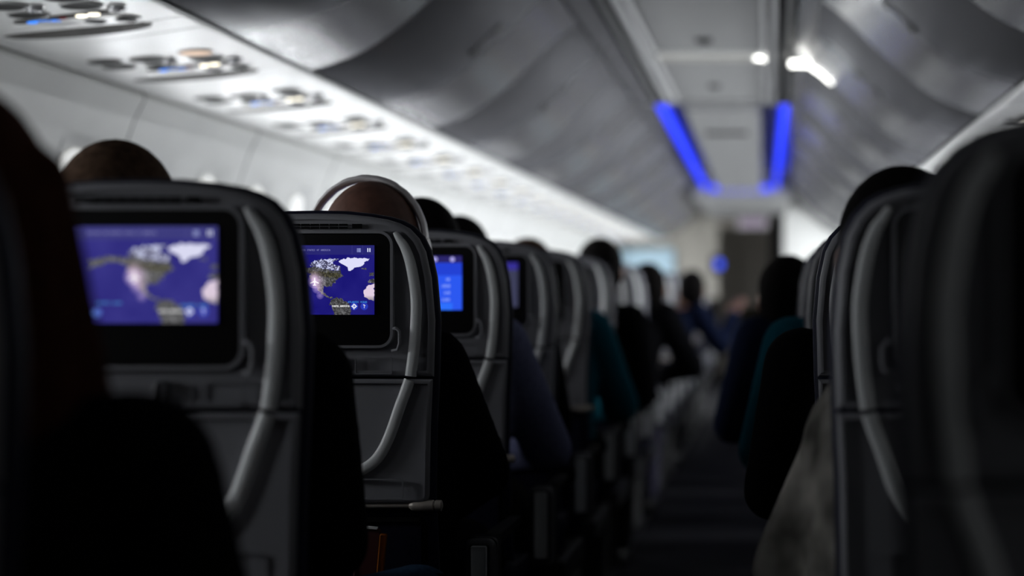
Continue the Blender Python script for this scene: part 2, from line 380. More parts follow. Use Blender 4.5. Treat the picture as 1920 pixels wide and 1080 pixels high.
# ------------------------------------------------------------------ service panels under the bins
def pz(x): return CZ+.6948-.0673*(.27+abs(x))
def text_mesh(txt, size, m):
    cu = bpy.data.curves.new('lettering', 'FONT'); cu.body = txt; cu.size = size; cu.align_x = 'CENTER'; cu.align_y = 'CENTER'; cu.extrude = .0006
    o = bpy.data.objects.new('tmp', cu); COL.objects.link(o); bpy.context.view_layer.update()
    me = bpy.data.meshes.new_from_object(o.evaluated_get(bpy.context.evaluated_depsgraph_get())); bpy.data.objects.remove(o); bpy.data.curves.remove(cu)
    me.materials.clear(); me.materials.append(m); me.name = 'lettering'; return me
ME_FASTEN = text_mesh('FASTEN SEAT BELT WHILE SEATED', .0115, M['ink'])
ME_WIFI = text_mesh('Wi-Fi', .024, M['bluewifi'])
SL = -.0673
def make_psu(sg):
    t = thing('service_panel', 'x', 'service panel')
    X0, X1, P = 1.512, 1.018, .79
    def put(x, y, h=0): return (sg*x, y, pz(x)-h)
    # panel plate: front and rear edges follow the curved joint
    def yc(x, y): u = (1.51-x)/.5; return y-.05*u-.10*u*u
    mb = MB(); xs = np.linspace(X0, X1, 14)
    for ya, yb in ((-.485+.004, .165-.004), (.165+.001, .305-.001)):
        rings = []
        for x in xs:
            rings.append([put(x, yc(x, ya), -.002), put(x, yc(x, ya)+.003, .0), put(x, yc(x, yb)-.003, .0), put(x, yc(x, yb), -.002), put(x, yc(x, yb), -.02), put(x, yc(x, ya), -.02)])
        mb.loft(rings)
    mb.build('panel', M['psu'], t)
    def disc(name, x, y, rx, ry, prof, m, par=t, ang=0):
        b = MB(); N = 28; rings = []
        for k, h in prof:
            ring = []
            for j in range(N):
                a = 2*math.pi*j/N; dx, dy = rx*k*math.cos(a), ry*k*math.sin(a)
                dx, dy = dx*math.cos(ang)-dy*math.sin(ang), dx*math.sin(ang)+dy*math.cos(ang)
                ring.append(put(x+dx, y+dy, h))
            rings.append(ring)
        b.loft(rings); return b.build(name, m, par, smooth=True)
    for (x, y) in ((1.40, -.230), (1.40, -.135), (1.295, -.225), (1.295, -.122), (1.155, -.28), (1.16, -.182)):
        rim = disc('reading_light', x, y, .040, .040, ((1.12, -.004), (1.12, .001), (1.05, .0045), (.99, .0035), (.97, .001), (.97, -.004)), M['lip'])
        disc('lens', x, y, .040, .040, ((.985, -.002), (.985, .0036), (.6, .0015), (.2, .0008)), M['hole'], rim)
    for (x, y) in ((1.25, -.195), (1.104, -.135)):
        disc('air_nozzle', x, y, .017, .017, ((1.2, -.003), (1.2, .004), (.9, .011), (.5, .012), (.4, .006)), M['chrome'])
    # sign strip, oblique
    b = MB(); a0 = np.array((1.345, -.040)); a1 = np.array((1.140, -.094)); d = a1-a0; L = np.linalg.norm(d); d = d/L; nn = np.array((-d[1], d[0])); pts = []
    for k in range(16):
        a = math.pi/2+math.pi*k/15; pts.append(a0+(d*math.cos(a)+nn*math.sin(a))*.017)
    for k in range(16):
        a = -math.pi/2+math.pi*k/15; pts.append(a1+(d*math.cos(a)+nn*math.sin(a))*.017)
    b.loft([[put(p[0], p[1], h) for p in pts] for h in (-.003, .003)]); strip = b.build('sign_strip', M['holewarm'], t)
    def lamp(name, x, y, rx, ry, m): return disc(name, x, y, rx, ry, ((1, .002), (1, .005), (.7, .006)), m, strip)
    lamp('seat_belt_light', 1.200, -.078, .0125, .011, M['white']); lamp('seat_belt_light', 1.171, -.086, .0125, .011, M['white'])
    lamp('no_smoking_light', 1.245, -.066, .008, .008, M['red'])
    wf = MB()
    for r in (.004, .009, .014):
        wf.tube([put(1.318+r*math.cos(a)*sg*-1*(1 if sg > 0 else 1), -.043-r*math.sin(a)+.004, .0055) for a in np.linspace(math.radians(40), math.radians(140), 8)], .0018, 6)
    wf.build('wifi_mark', M['bluewifi'], strip)
    wt = link('lettering', ME_WIFI, strip); wt.location = put(1.285, -.05, .0045); wt.rotation_euler = (math.pi, 0, 0)
    # loudspeaker with ring slots
    spk = disc('loudspeaker', 1.165, -.008, .062, .043, ((1.05, -.003), (1.05, .001), (1.0, .004), (.9, .004)), M['psu'])
    for sgn in (0, math.pi):
        g = MB(); g.tube([put(1.165+.062*k*math.cos(sgn), -.008, .0040) for k in (.90, .6, .30)], .0012, 5)
        for k in (.88, .74, .60, .46, .32):
            g.tube([put(1.165+.062*k*math.cos(a), -.008+.043*k*math.sin(a), .0042) for a in np.linspace(sgn-.95, sgn+.95, 12)], .0025, 5)
        g.build('speaker_slot', M['dark'], spk)
    disc('mask_flap', 1.325, .030, .075, .036, ((1.02, -.002), (1.02, .0012), (.99, .0016), (.97, .0022)), M['psu'])
    # long crescent slot
    b = MB(); up = []; lo = []
    for k in range(21):
        u = k/20; x = 1.46+(1.105-1.46)*u; yb = .125-.050*u
        e = math.sqrt(max(0, 1-(2*u-1)**2)); e2 = min(1, e*1.5)
        up.append((x, yb-.018*e2)); lo.append((x, yb+.085*e))
    loop = up+lo[::-1][1:-1]
    rings = [[put(x, y, h) for x, y in loop] for h in (-.003, .0016)]
    b.loft(rings); slot = b.build('warning_slot', M['holewarm'], t)
    tx = link('lettering', ME_FASTEN, slot); tx.location = put(1.275, .122, .0022); tx.rotation_euler = (math.pi, 0, math.radians(-8) if sg < 0 else 0)
    return t
WY = 3.72
for sg, side, rows in ((-1, 'left', range(-2, 20)), (1, 'right', range(1, 9))):
    proto = None
    for i in rows:
        if proto is None: o = proto = make_psu(sg)
        else: o = copy_tree(proto)
        y = WY+.79*i; o.location = (0, y, 0)
        n = i if i >= 0 else 0
        if i < 0: o['label'] = 'white overhead service panel on the left behind the top corner of the photo'; o['group'] = 'service panels out of view'
        elif sg < 0:
            o['label'] = 'white overhead service panel with reading lights, %s in the left row from the camera' % ('nearest' if i == 0 else ORD[i]) if i != 1 else 'white overhead service panel, second on the left, with one reading light lit peach'
            o['group'] = 'service panels above the left seats'
        else:
            o['label'] = 'white overhead service panel in shade under the right bins, %s from the camera' % ORD[i-1]; o['group'] = 'service panels above the right seats'
        if sg < 0 and i == 1:
            rl = [c for c in o.children if c.name.startswith('reading_light')]
            rl.sort(key=lambda c: (-sum(v.co.x for v in c.data.vertices)/len(c.data.vertices), sum(v.co.y for v in c.data.vertices)))
            cand = sorted(rl, key=lambda c: abs(np.mean([v.co.x for v in c.data.vertices])+1.155)+abs(np.mean([v.co.y for v in c.data.vertices])+.28))[0]
            le = cand.children[0]; le.data = le.data.copy(); le.data.materials.clear(); le.data.materials.append(M['peach'])
for sg in (-1, 1):
    j = MB().box(*sorted((sg*1.50, sg*1.56)), Y0, Y1, 1.668, 1.70)
    j.box(*sorted((sg*.985, sg*1.03)), Y0, Y1, 1.685, 1.72); struct(j.build('trim_%d' % (5+sg), M['seam']))
    e = MB(); e.tube([(sg*1.505, Y0, pz(1.505)+.002), (sg*1.505, Y1, pz(1.505)+.002)], .006, 8); e.tube([(sg*1.016, Y0, pz(1.016)+.004), (sg*1.016, Y1, pz(1.016)+.004)], .006, 8)
    struct(e.build('trim_%d' % (7+sg), M['psu'], smooth=True))

# ------------------------------------------------------------------ map and list pictures on the seat screens
FONT = {'A': '010101111101101', 'B': '110101110101110', 'C': '011100100100011', 'D': '110101101101110', 'E': '111100110100111', 'F': '111100110100100', 'G': '011100101101011', 'H': '101101111101101', 'I': '111010010010111', 'L': '100100100100111', 'M': '101111111101101', 'N': '110101101101101', 'O': '010101101101010', 'P': '110101110100100', 'R': '110101110101101', 'S': '011100010001110', 'T': '111010010010010', 'U': '101101101101111', 'X': '101101010101101', 'V': '101101101101010', ' ': '000000000000000',
        '0': '111101101101111', '1': '010110010010111', '2': '110001010100111', '3': '110001010001110', '4': '101101111001001', '5': '111100110001110', '6': '011100110101010', ':': '000010000010000', '?': '110001010000010', 'J': '001001001101010', 'K': '101101110101101', 'Y': '101101010010010'}
GW, GH = 360, 203
def inpoly(U, V, poly):
    x = np.array([p[0] for p in poly]); y = np.array([p[1] for p in poly]); r = np.zeros(U.shape, bool); j = len(x)-1
    for i in range(len(x)):
        c = ((y[i] > V) != (y[j] > V)) & (U < (x[j]-x[i])*(V-y[i])/(y[j]-y[i]+1e-12)+x[i]); r ^= c; j = i
    return r
def z2(pts): return [((560+X/4.5-472)/231, (420+Y/4.5-460)/130) for X, Y in pts]
def smoothnoise(s):
    a = rng.random((GH//s+3, GW//s+3)); yy = np.arange(GH)/s; xx = np.arange(GW)/s; y0 = yy.astype(int); x0 = xx.astype(int); fy = (yy-y0)[:, None]; fx = (xx-x0)[None]
    A = a[np.ix_(y0, x0)]; B = a[np.ix_(y0, x0+1)]; C = a[np.ix_(y0+1, x0)]; D = a[np.ix_(y0+1, x0+1)]
    return A*(1-fy)*(1-fx)+B*(1-fy)*fx+C*fy*(1-fx)+D*fy*fx
def put_text(I, txt, u, v, col, al=1.0, sc=1):
    x = int(u*GW); y = int(v*GH)
    for ch in txt:
        b = FONT.get(ch, FONT[' '])
        for k in range(15):
            if b[k] == '1':
                yy = y+(k//3)*sc; xx = x+(k % 3)*sc
                if 0 <= yy < GH-sc and 0 <= xx < GW-sc: I[yy:yy+sc, xx:xx+sc] = I[yy:yy+sc, xx:xx+sc]*(1-al)+np.array(col)*al
        x += 4*sc
def map_image():
    V, U = np.mgrid[0:GH, 0:GW]; U = (U+.5)/GW; V = (V+.5)/GH
    I = np.zeros((GH, GW, 3)); I[:] = (30, 26, 118); I += (smoothnoise(30)[..., None]-.5)*14
    n = .5*smoothnoise(4)+.5*smoothnoise(2)
    wob = (smoothnoise(6)-.5)*.020; Uw = U+wob; Vw = V+(smoothnoise(5)-.5)*.03
    land = [z2(p) for p in ([(90, 370), (150, 362), (240, 380), (300, 395), (350, 390), (375, 420), (385, 440), (340, 460), (320, 480), (300, 500), (285, 520), (275, 530), (262, 528), (215, 530), (205, 545), (210, 570), (200, 585), (170, 555), (150, 525), (125, 500), (110, 480), (105, 450), (100, 420), (60, 400), (0, 395), (-60, 412), (-130, 440), (-110, 405), (-150, 390), (-60, 372), (0, 365)],
            [(185, 565), (215, 580), (240, 590), (265, 610), (295, 625), (280, 633), (250, 614), (215, 600), (190, 587)], [(270, 680), (290, 640), (320, 620), (370, 630), (420, 655), (450, 700), (447, 775), (310, 775), (290, 720)],
            [(590, 480), (615, 468), (640, 462), (640, 502), (600, 502)], [(600, 420), (640, 405), (640, 442), (600, 442)], [(535, 372), (570, 370), (578, 383), (540, 384)],
            [(-330, 430), (-260, 410), (-190, 420), (-200, 450), (-330, 470)])]
    mk = np.zeros((GH, GW), bool)
    for p in land: mk |= inpoly(Uw, Vw, p)
    g = 52+95*(n-.35).clip(0, 1)*1.5; dark = inpoly(Uw, Vw, z2([(90, 395), (250, 405), (370, 425), (340, 458), (180, 440), (90, 430)]))
    lc = np.stack([g*1.02, g*1.02, g*1.04], -1); lc[dark] *= (.80, .78, .60); I[mk] = lc[mk]
    ice = [z2(p) for p in ([(345, 322), (360, 298), (420, 292), (520, 290), (600, 298), (570, 325), (540, 350), (470, 375), (445, 400), (420, 395), (410, 365), (380, 345)], [(95, 345), (110, 325), (180, 302), (280, 293), (345, 296), (300, 318), (290, 330), (320, 345), (360, 362), (350, 388), (300, 392), (240, 378), (180, 368), (120, 360)])]
    gm = inpoly(Uw, Vw, ice[0]); I[gm] = (222, 222, 250)
    am = inpoly(Uw, Vw, ice[1]); t = ((n-.42)*5).clip(0, 1); I[am] = (I*.3+60)[am]*(1-t[am])[:, None]+np.array((205, 210, 245))*t[am][:, None]
    af = inpoly(Uw, Vw, z2([(555, 575), (575, 532), (610, 512), (640, 508), (640, 642), (600, 640), (562, 610)])); t = ((V-.72)*8).clip(0, 1)
    I[af] = (np.array((225, 205, 225))*(1-t[..., None])+np.array((90, 90, 80))*t[..., None])[af]
    (pu, pv), = z2([(140, 485)])
    for du, dv, r, a in ((0, 0, .055, .85), (.02, .10, .04, .55), (.045, .20, .03, .45), (-.005, -.06, .035, .4)):
        d = np.exp(-(((U-pu-du)/(r))**2+((V-pv-dv)/(r*1.8))**2)); I += (np.array((240, 205, 245))-I)*(a*d*(mk | (d > .35)))[..., None]
    (bu0, bv0), = z2([(0, 275)])
    top = V < bv0*.84; I[top] = I[top]*.3+np.array((46, 46, 112))*.7
    for px in (455, 545):
        (lu, _), = z2([(px, 0)]); k = int(lu*GW); I[:int(bv0*.84*GH), k:k+1] = (62, 60, 130)
    def plane(u, v, s):
        for poly in ([(0, -1), (.16, -.7), (.16, .8), (0, 1), (-.16, .8), (-.16, -.7)], [(.1, -.2), (1, .3), (1, .5), (.1, .2), (-.1, .2), (-1, .5), (-1, .3), (-.1, -.2)], [(.1, .6), (.42, .9), (.42, 1), (-.42, 1), (-.42, .9), (-.1, .6)]):
            I[inpoly(U, V, [(u+x*s, v+y*s*1.78) for x, y in poly])] = (255, 250, 255)
    plane(pu, pv, .034)
    (a, b), = z2([(-100, 215)]); put_text(I, 'EXPLORE THE UNITED STATES OF AMERICA', a-.04, b, (150, 150, 200), .75)
    (a, b), = z2([(513, 222)])
    for k in (-2, 0, 2):
        y = int(b*GH)+k*2; x = int(a*GW); I[y:y+2, x-5:x-3] = (190, 200, 250); I[y:y+2, x-2:x+6] = (170, 180, 240)
    (a, b), = z2([(597, 222)]); x = int(a*GW); y = int(b*GH); I[y-5:y+6, x-4:x-1] = (225, 230, 255); I[y-5:y+6, x+2:x+5] = (225, 230, 255)
    def disc(u, v, r, c, al): d = ((U-u)**2+((V-v)/1.78)**2) < r*r; I[d] = I[d]*(1-al)+np.array(c)*al
    for X in (473, 557):
        (a, b), = z2([(X, 693)]); disc(a, b, .030, (42, 62, 190), .85)
    (a, b), = z2([(473, 693)]); disc(a, b, .0165, (245, 248, 255), 1); disc(a, b, .0095, (42, 62, 190), 1); disc(a, b, .004, (245, 248, 255), 1)
    for k in (-1, 1):
        x = int(a*GW); y = int(b*GH); I[y-1:y+1, x+k*7-1:x+k*7+2] = (245, 248, 255); I[y+k*7-1:y+k*7+2, x-1:x+1] = (245, 248, 255)
    (a, b), = z2([(557, 693)]); put_text(I, '?', a-.008, b-.024, (255, 255, 255), 1, 2)
    (a, b), = z2([(287, 686)]); put_text(I, 'SOUTH AMERICA', a, b, (255, 255, 255), 1)
    (a, b), = z2([(422, 650)]); put_text(I, 'ATLANTIC OCEAN', a, b, (60, 150, 235), .95)
    disc(.20, .885, .022, (60, 90, 220), .9); disc(.30, .89, .028, (90, 130, 245), .9); put_text(I, 'PACIFIC OCEAN', .30, .78, (60, 150, 220), .9)
    return I.clip(0, 255)
def list_image():
    V, U = np.mgrid[0:GH, 0:GW]; U = (U+.5)/GW; V = (V+.5)/GH; I = np.zeros((GH, GW, 3))
    I[:] = (44, 88, 240); I[V < .36] = (36, 66, 212); I[V < .13] = (44, 38, 105)
    I[(V > .87) & (U > .2) & (U < .9)] = (46, 112, 252)
    for v, t in ((.41, '10'), (.535, '2020'), (.66, '120'), (.785, '1203')): put_text(I, t, .86-.022*len(t)+.02, v, (165, 190, 255), .9, 2)
    for v, t in ((.41, 'TIME AT PLACE'), (.535, 'DISTANCE TO'), (.66, 'SPEED'), (.785, 'ALTITUDE')): put_text(I, t, .07, v, (165, 190, 255), .9, 2)
    for u in (.72, .90):
        d = ((U-u)**2+((V-.067)/1.78)**2) < .026**2; I[d] = (165, 160, 225)
    return I
def slim_image():
    I = np.zeros((GH, GW, 3)); V, U = np.mgrid[0:GH, 0:GW]; I[:] = (58, 60, 88); I[:] += ((U/GW)*10)[..., None]; I[V < GH*.16] = (62, 54, 165); return I
def screen_mesh(I, st, name):
    I = np.asarray(I)/255.0; L = np.where(I <= .04045, I/12.92, ((I+.055)/1.055)**2.4)
    W, H = .2017, .1134; X = np.linspace(-W/2, W/2, GW); Z = np.linspace(H/2, -H/2, GH)
    vs = np.zeros((GH, GW, 3)); vs[..., 0] = X[None]; vs[..., 2] = Z[:, None]
    idx = np.arange(GH*GW).reshape(GH, GW); f = np.stack([idx[:-1, :-1], idx[1:, :-1], idx[1:, 1:], idx[:-1, 1:]], -1).reshape(-1, 4)
    me = bpy.data.meshes.new('screen'); me.from_pydata(vs.reshape(-1, 3).tolist(), [], f.tolist())
    at = me.color_attributes.new('picture', 'FLOAT_COLOR', 'POINT')
    c = np.ones((GH*GW, 4), np.float32); c[:, :3] = L.reshape(-1, 3); at.data.foreach_set('color', c.ravel())
    m = bpy.data.materials.new(name); m.use_nodes = True; nt = m.node_tree; nt.nodes.remove(nt.nodes['Principled BSDF'])
    e = nt.nodes.new('ShaderNodeEmission'); a = nt.nodes.new('ShaderNodeAttribute'); a.attribute_name = 'picture'; e.inputs[1].default_value = st
    nt.links.new(a.outputs['Color'], e.inputs[0]); nt.links.new(e.outputs[0], nt.nodes['Material Output'].inputs[0]); me.materials.append(m); return me
MAPI = map_image()
SCR_MAP = screen_mesh(MAPI, 1.0, 'moving map picture'); SCR_MAP2 = screen_mesh(MAPI*.86+26, 1.0, 'bright moving map picture'); SCR_LIST = screen_mesh(list_image(), 1.0, 'blue list picture'); SCR_SLIM = screen_mesh(slim_image(), .8, 'dim picture')
mb = MB(); mb.box(-.1008, .1008, 0, .001, -.0567, .0567); SCR_OFF = mb.build('screen', M['bezel']).data
bpy.data.objects.remove([o for o in bpy.data.objects if o.data == SCR_OFF][0])

# ------------------------------------------------------------------ the seats
HALF = [(.190, .7286), (.191, .79), (.192, .842), (.196, .929), (.198, 1.016), (.192, 1.086), (.183, 1.128), (.172, 1.150), (.157, 1.166), (.140, 1.175), (.120, 1.181), (.0894, 1.186), (.05, 1.190)]
def sym(h): return h+[(0, h[-1][1]+.001)]+[(-x, z) for x, z in h[::-1]]
UP = [(.1958, .9235)]+[p for p in HALF if p[1] > .925]; LOW = [(.176, .716), (.187, .7205)]+[p for p in HALF if p[1] < .925 and p[1] > .72]+[(.1955, .9195)]
def make_seat():
    t = thing('airline_seat', 'x', 'seat')
    full = sym([(.200, .50)]+HALF)
    b = MB(); b.loft([[(x, yy, z) for x, z in offset(full, dd)] for yy, dd in ((.016, -.012), (.019, -.001), (.024, .0045), (.032, .006), (.045, .003), (.062, -.005), (.085, -.014), (.108, -.023), (.125, -.032), (.135, -.048))]); b.build('backrest', M['leather'], t, smooth=True)
    s = MB(); slab(s, sym(UP), .0, .034, .010, .002, 5); ringslab(s, rrect(-.131, .131, .9705, 1.1625, .024), .0045, -.0035, .012)
    shell = s.build('back_shell', M['shell'], t, smooth=True)
    bz = MB(); slab(bz, rrect(-.1265, .1265, .9745, 1.1585, .020), -.002, .01, .002, .001, 2); bez = bz.build('screen_bezel', M['bezel'], t, smooth=True)
    sc = link('screen', SCR_OFF, bez); sc.location = (0, -.0030, 1.0818)
    g = MB()
    for r in (0, 1):
        for k in range(8): g.box(-.066+k*.0155, -.066+k*.0155+.013, -.0010, .004, 1.1655+r*.0048, 1.1688+r*.0048)
    g.box(.064, .079, -.0010, .004, 1.1660, 1.1735); g.build('vent_grille', M['matte'], t)
    for sg in (-1, 1):
        h = MB(); h.tube([(sg*.130, .0, 1.002), (sg*.137, -.006, 1.003), (sg*.1425, -.007, .998), (sg*.1430, -.007, .978), (sg*.139, -.006, .968), (sg*.129, .0, .966)], .0028, 8)
        h.build('coat_hook', M['shell'], t, smooth=True)
        r = MB(); ribbon(r, [(sg*x, z) for x, z in ((.134, 1.160), (.141, 1.148), (.150, 1.134), (.160, 1.104), (.168, 1.051), (.167, .999), (.164, .964), (.159, .9245))], [.008, .014, .017, .018, .018, .018], .0, .004)
        r.build('silver_trim', M['trimstrip'], t, smooth=True)
    for sg in (1,):
        l = MB(); ringslab(l, rrect(.068, .129, .9275, .957, .003), .0016, -.0012, .002); l.build('socket_panel', M['shell'], t)
    l = MB(); slab(l, rrect(.026, .044, .926, .958, .006), -.008, .004, .003, .001, 3); l.build('tray_latch', M['armcap'], t, smooth=True)
    tr = MB(); slab(tr, sym(LOW), -.004, .026, .007, .002, 4); tray = tr.build('tray_table', M['shell'], t, smooth=True)
    l = MB(); ringslab(l, rrect(-.148, .148, .724, .757, .004), .0018, -.0055, -.002); l.build('embossed_frame', M['shell'], tray)
    low = ((.158, .9185), (.151, .898), (.143, .877), (.125, .826), (.108, .794), (.088, .776), (.062, .767), (0, .765))
    r = MB(); P = [(x, z) for x, z in low]+[(-x, z) for x, z in low[::-1][1:]]; ribbon(r, P, [.018]*5, -.004, .004); r.build('silver_trim', M['trimstrip'], tray, smooth=True)
    rd = MB(); rd.tube([(-.165, .004, .7105), (.160, .004, .7125)], .0042, 10); rod = rd.build('tray_rod', M['steel'], t, smooth=True)
    for sg in (-1, 1):
        k = MB(); k.tube([(sg*x, .004, .7125) for x in (.156, .160, .165, .185, .196, .197, .199, .200, .209, .211)], [.004, .0075, .009, .010, .0098, .0080, .0080, .0095, .0092, .004], 14); k.build('rod_knob', M['steel'], rod, smooth=True)
    p = MB(); slab(p, rrect(-.185, .185, .47, .695, .02), .010, .045, .010, .004, 3); p.build('seat_pocket', M['matte'], t, smooth=True)
    c = MB(); slab(c, rrect(-.205, .205, .36, .475, .035), .10, .58, .03, .04, 4); c.build('seat_cushion', M['leather'], t, smooth=True)
    f = MB(); f.box(-.21, .21, .08, .55, .30, .36); f.build('seat_frame', M['dark'], t, bevel=.006)
    for sg in (-1, 1):
        a = MB(); slab(a, rrect(sg*.246-.027, sg*.246+.027, .598, .636, .012), .165, .60, .008, .015, 3)
        arm = a.build('armrest', M['matte'], t, smooth=True)
        e = MB(); slab(e, rrect(sg*.246-.028, sg*.246+.028, .46, .637, .016), .150, .215, .010, .004, 3); en = e.build('end_housing', M['armcap'], arm, smooth=True)
        e = MB(); slab(e, rrect(sg*.246-.015, sg*.246+.013, .48, .625, .004), .147, .155, .002, .001, 2); e.build('end_inlay', M['trimstrip'], en, smooth=True)
    for sx in (-1, 1):
        l = MB(); l.tube([(sx*.15, .12, .005), (sx*.15, .20, .31)], .018, 8); l.tube([(sx*.15, .50, .005), (sx*.15, .46, .31)], .018, 8); l.box(sx*.15-.02, sx*.15+.02, .08, .56, .0, .02); l.build('leg', M['dark'], t)
    return t
SX_L, SX_R = -.478, .543
YS = lambda k: 2.0+.79*(k-1)
seat0 = make_seat(); first = True
SEATL = {0: 'row beside the auburn haired passenger, at the very left border', 1: 'showing a blurred map screen, large at the left', 2: 'in sharp focus with map screen, before the headphone wearer', 3: 'with a bright blue list on its screen', 4: 'with only a dim sliver of screen showing'}
for side, sx in (('left', SX_L), ('right', SX_R)):
    for k in range(-1 if side == 'right' else -2, 18):
        o = seat0 if first else copy_tree(seat0); first = False
        o.location = (sx+(.02 if side == 'right' and k < 1 else 0), YS(k), 0)
        if side == 'left': o['label'] = 'grey backed aisle seat %s' % SEATL[k] if k in SEATL else 'grey backed aisle seat left of the aisle, behind the left border of the photo' if k < 0 else 'grey backed aisle seat left of the aisle, %s row ahead of the camera' % ORD[k]
        else: o['label'] = 'dark aisle seat right of the aisle, %s' % ('just outside the right border of the photo' if k < 0 else 'nearest, huge and black at the right border' if k == 0 else 'second, with a pale trim strip' if k == 1 else ORD[k]+' row ahead of the camera')
        o['group'] = 'seats along the %s of the aisle' % side
        if side == 'left' and k in (1, 2, 3, 4):
            for c in o.children:
                if c.name.startswith('screen_bezel'):
                    s = c.children[0]; s.data = {1: SCR_MAP2, 2: SCR_MAP, 3: SCR_LIST, 4: SCR_SLIM}[k]; s['label'] = {1: 'lit map screen', 2: 'lit map screen', 3: 'lit blue list screen', 4: 'dim lit screen'}[k]
# the seats between aisle and windows: plainer copies, hidden behind the aisle seats
def plain_seat():
    t = thing('airline_seat', 'x', 'seat', (0, 0, 0))
    for c in seat0.children:
        if c.name.split('.')[0] in ('backrest', 'back_shell', 'tray_table', 'seat_pocket', 'seat_cushion', 'seat_frame', 'leg', 'screen_bezel'):
            d = c.copy(); COL.objects.link(d); d.parent = t
    return t
ps = None
for side, sgn in (('left', -1), ('right', 1)):
    for k in range(-2 if side == 'left' else 1, 15):
        for nm, off in (('middle', .485), ('window', .965)):
            if ps is None: ps = o = plain_seat()
            else: o = copy_tree(ps)
            o.location = ((SX_L if sgn < 0 else SX_R)+sgn*off, YS(k), 0)
            o['label'] = 'grey backed %s seat beyond the aisle seats on the %s' % (nm, side); o['group'] = '%s seats on the %s' % (nm, side)
t = thing('booklet', 'dark maroon booklet with amber spine tucked in the pocket under the sharp seat', 'booklet', (-.385, 2.765, .585))
b = MB(); slab(b, rrect(-.022, .016, 0, .095, .004), -.004, .004, .002, .002, 2); b.build('cover', M['maroon'], t)
b = MB(); slab(b, rrect(.015, .026, .0, .088, .003), -.006, .005, .002, .002, 2); b.build('spine', M['amber'], t)
b = MB(); b.box(-.021, .010, -.0065, .004, .0945, .0975); b.box(.016, .027, -.0065, .004, -.001, .0012); b.build('edge_glint', M['glint'], t); t.rotation_euler = (0, math.radians(5), 0)  # white strips painted as glints along the booklet edges

# ------------------------------------------------------------------ passengers
def remeshed(mb, name, m, parent, vox=.0085, it=4):
    me = bpy.data.meshes.new('t'); me.from_pydata(mb.v, [], mb.f); bm = bmesh.new(); bm.from_mesh(me); bmesh.ops.recalc_face_normals(bm, faces=bm.faces); bm.to_mesh(me); bm.free()
    o = bpy.data.objects.new('t', me); COL.objects.link(o)
    r = o.modifiers.new('r', 'REMESH'); r.mode = 'VOXEL'; r.voxel_size = vox
    s = o.modifiers.new('s', 'SMOOTH'); s.iterations = it; s.factor = .5
    bpy.context.view_layer.update()
    nm = bpy.data.meshes.new_from_object(o.evaluated_get(bpy.context.evaluated_depsgraph_get())); bpy.data.objects.remove(o); bpy.data.meshes.remove(me)
    nm.name = name; nm.materials.clear(); nm.materials.append(m)
    for p in nm.polygons: p.use_smooth = True
    ob = bpy.data.objects.new(name, nm); COL.objects.link(ob); ob.parent = parent; return ob
def hand(mb, w, d, side):
    w = Vector(w); d = Vector(d).normalized(); sd = d.cross(Vector((0, 0, 1))).normalized(); up = sd.cross(d)
    k = w+d*.085
    for j in (-.026, -.009, .009, .026): mb.capsule(w+sd*j*.7, .015, k+sd*j, .0125)
    for j, L in ((-.030, .062), (-.010, .075), (.010, .070), (.030, .052)):
        a = k+sd*j; b2 = a+d*L*.5-up*.008; c = b2+d*L*.42-up*.022; mb.capsule(a, .0092, b2, .0088); mb.capsule(b2, .0088, c, .0076)
    a = w+d*.02+sd*side*.03; b2 = a+d*.035+sd*side*.028-up*.006; c = b2+d*.03+sd*side*.004-up*.008; mb.capsule(a, .013, b2, .0105); mb.capsule(b2, .0105, c, .0085)
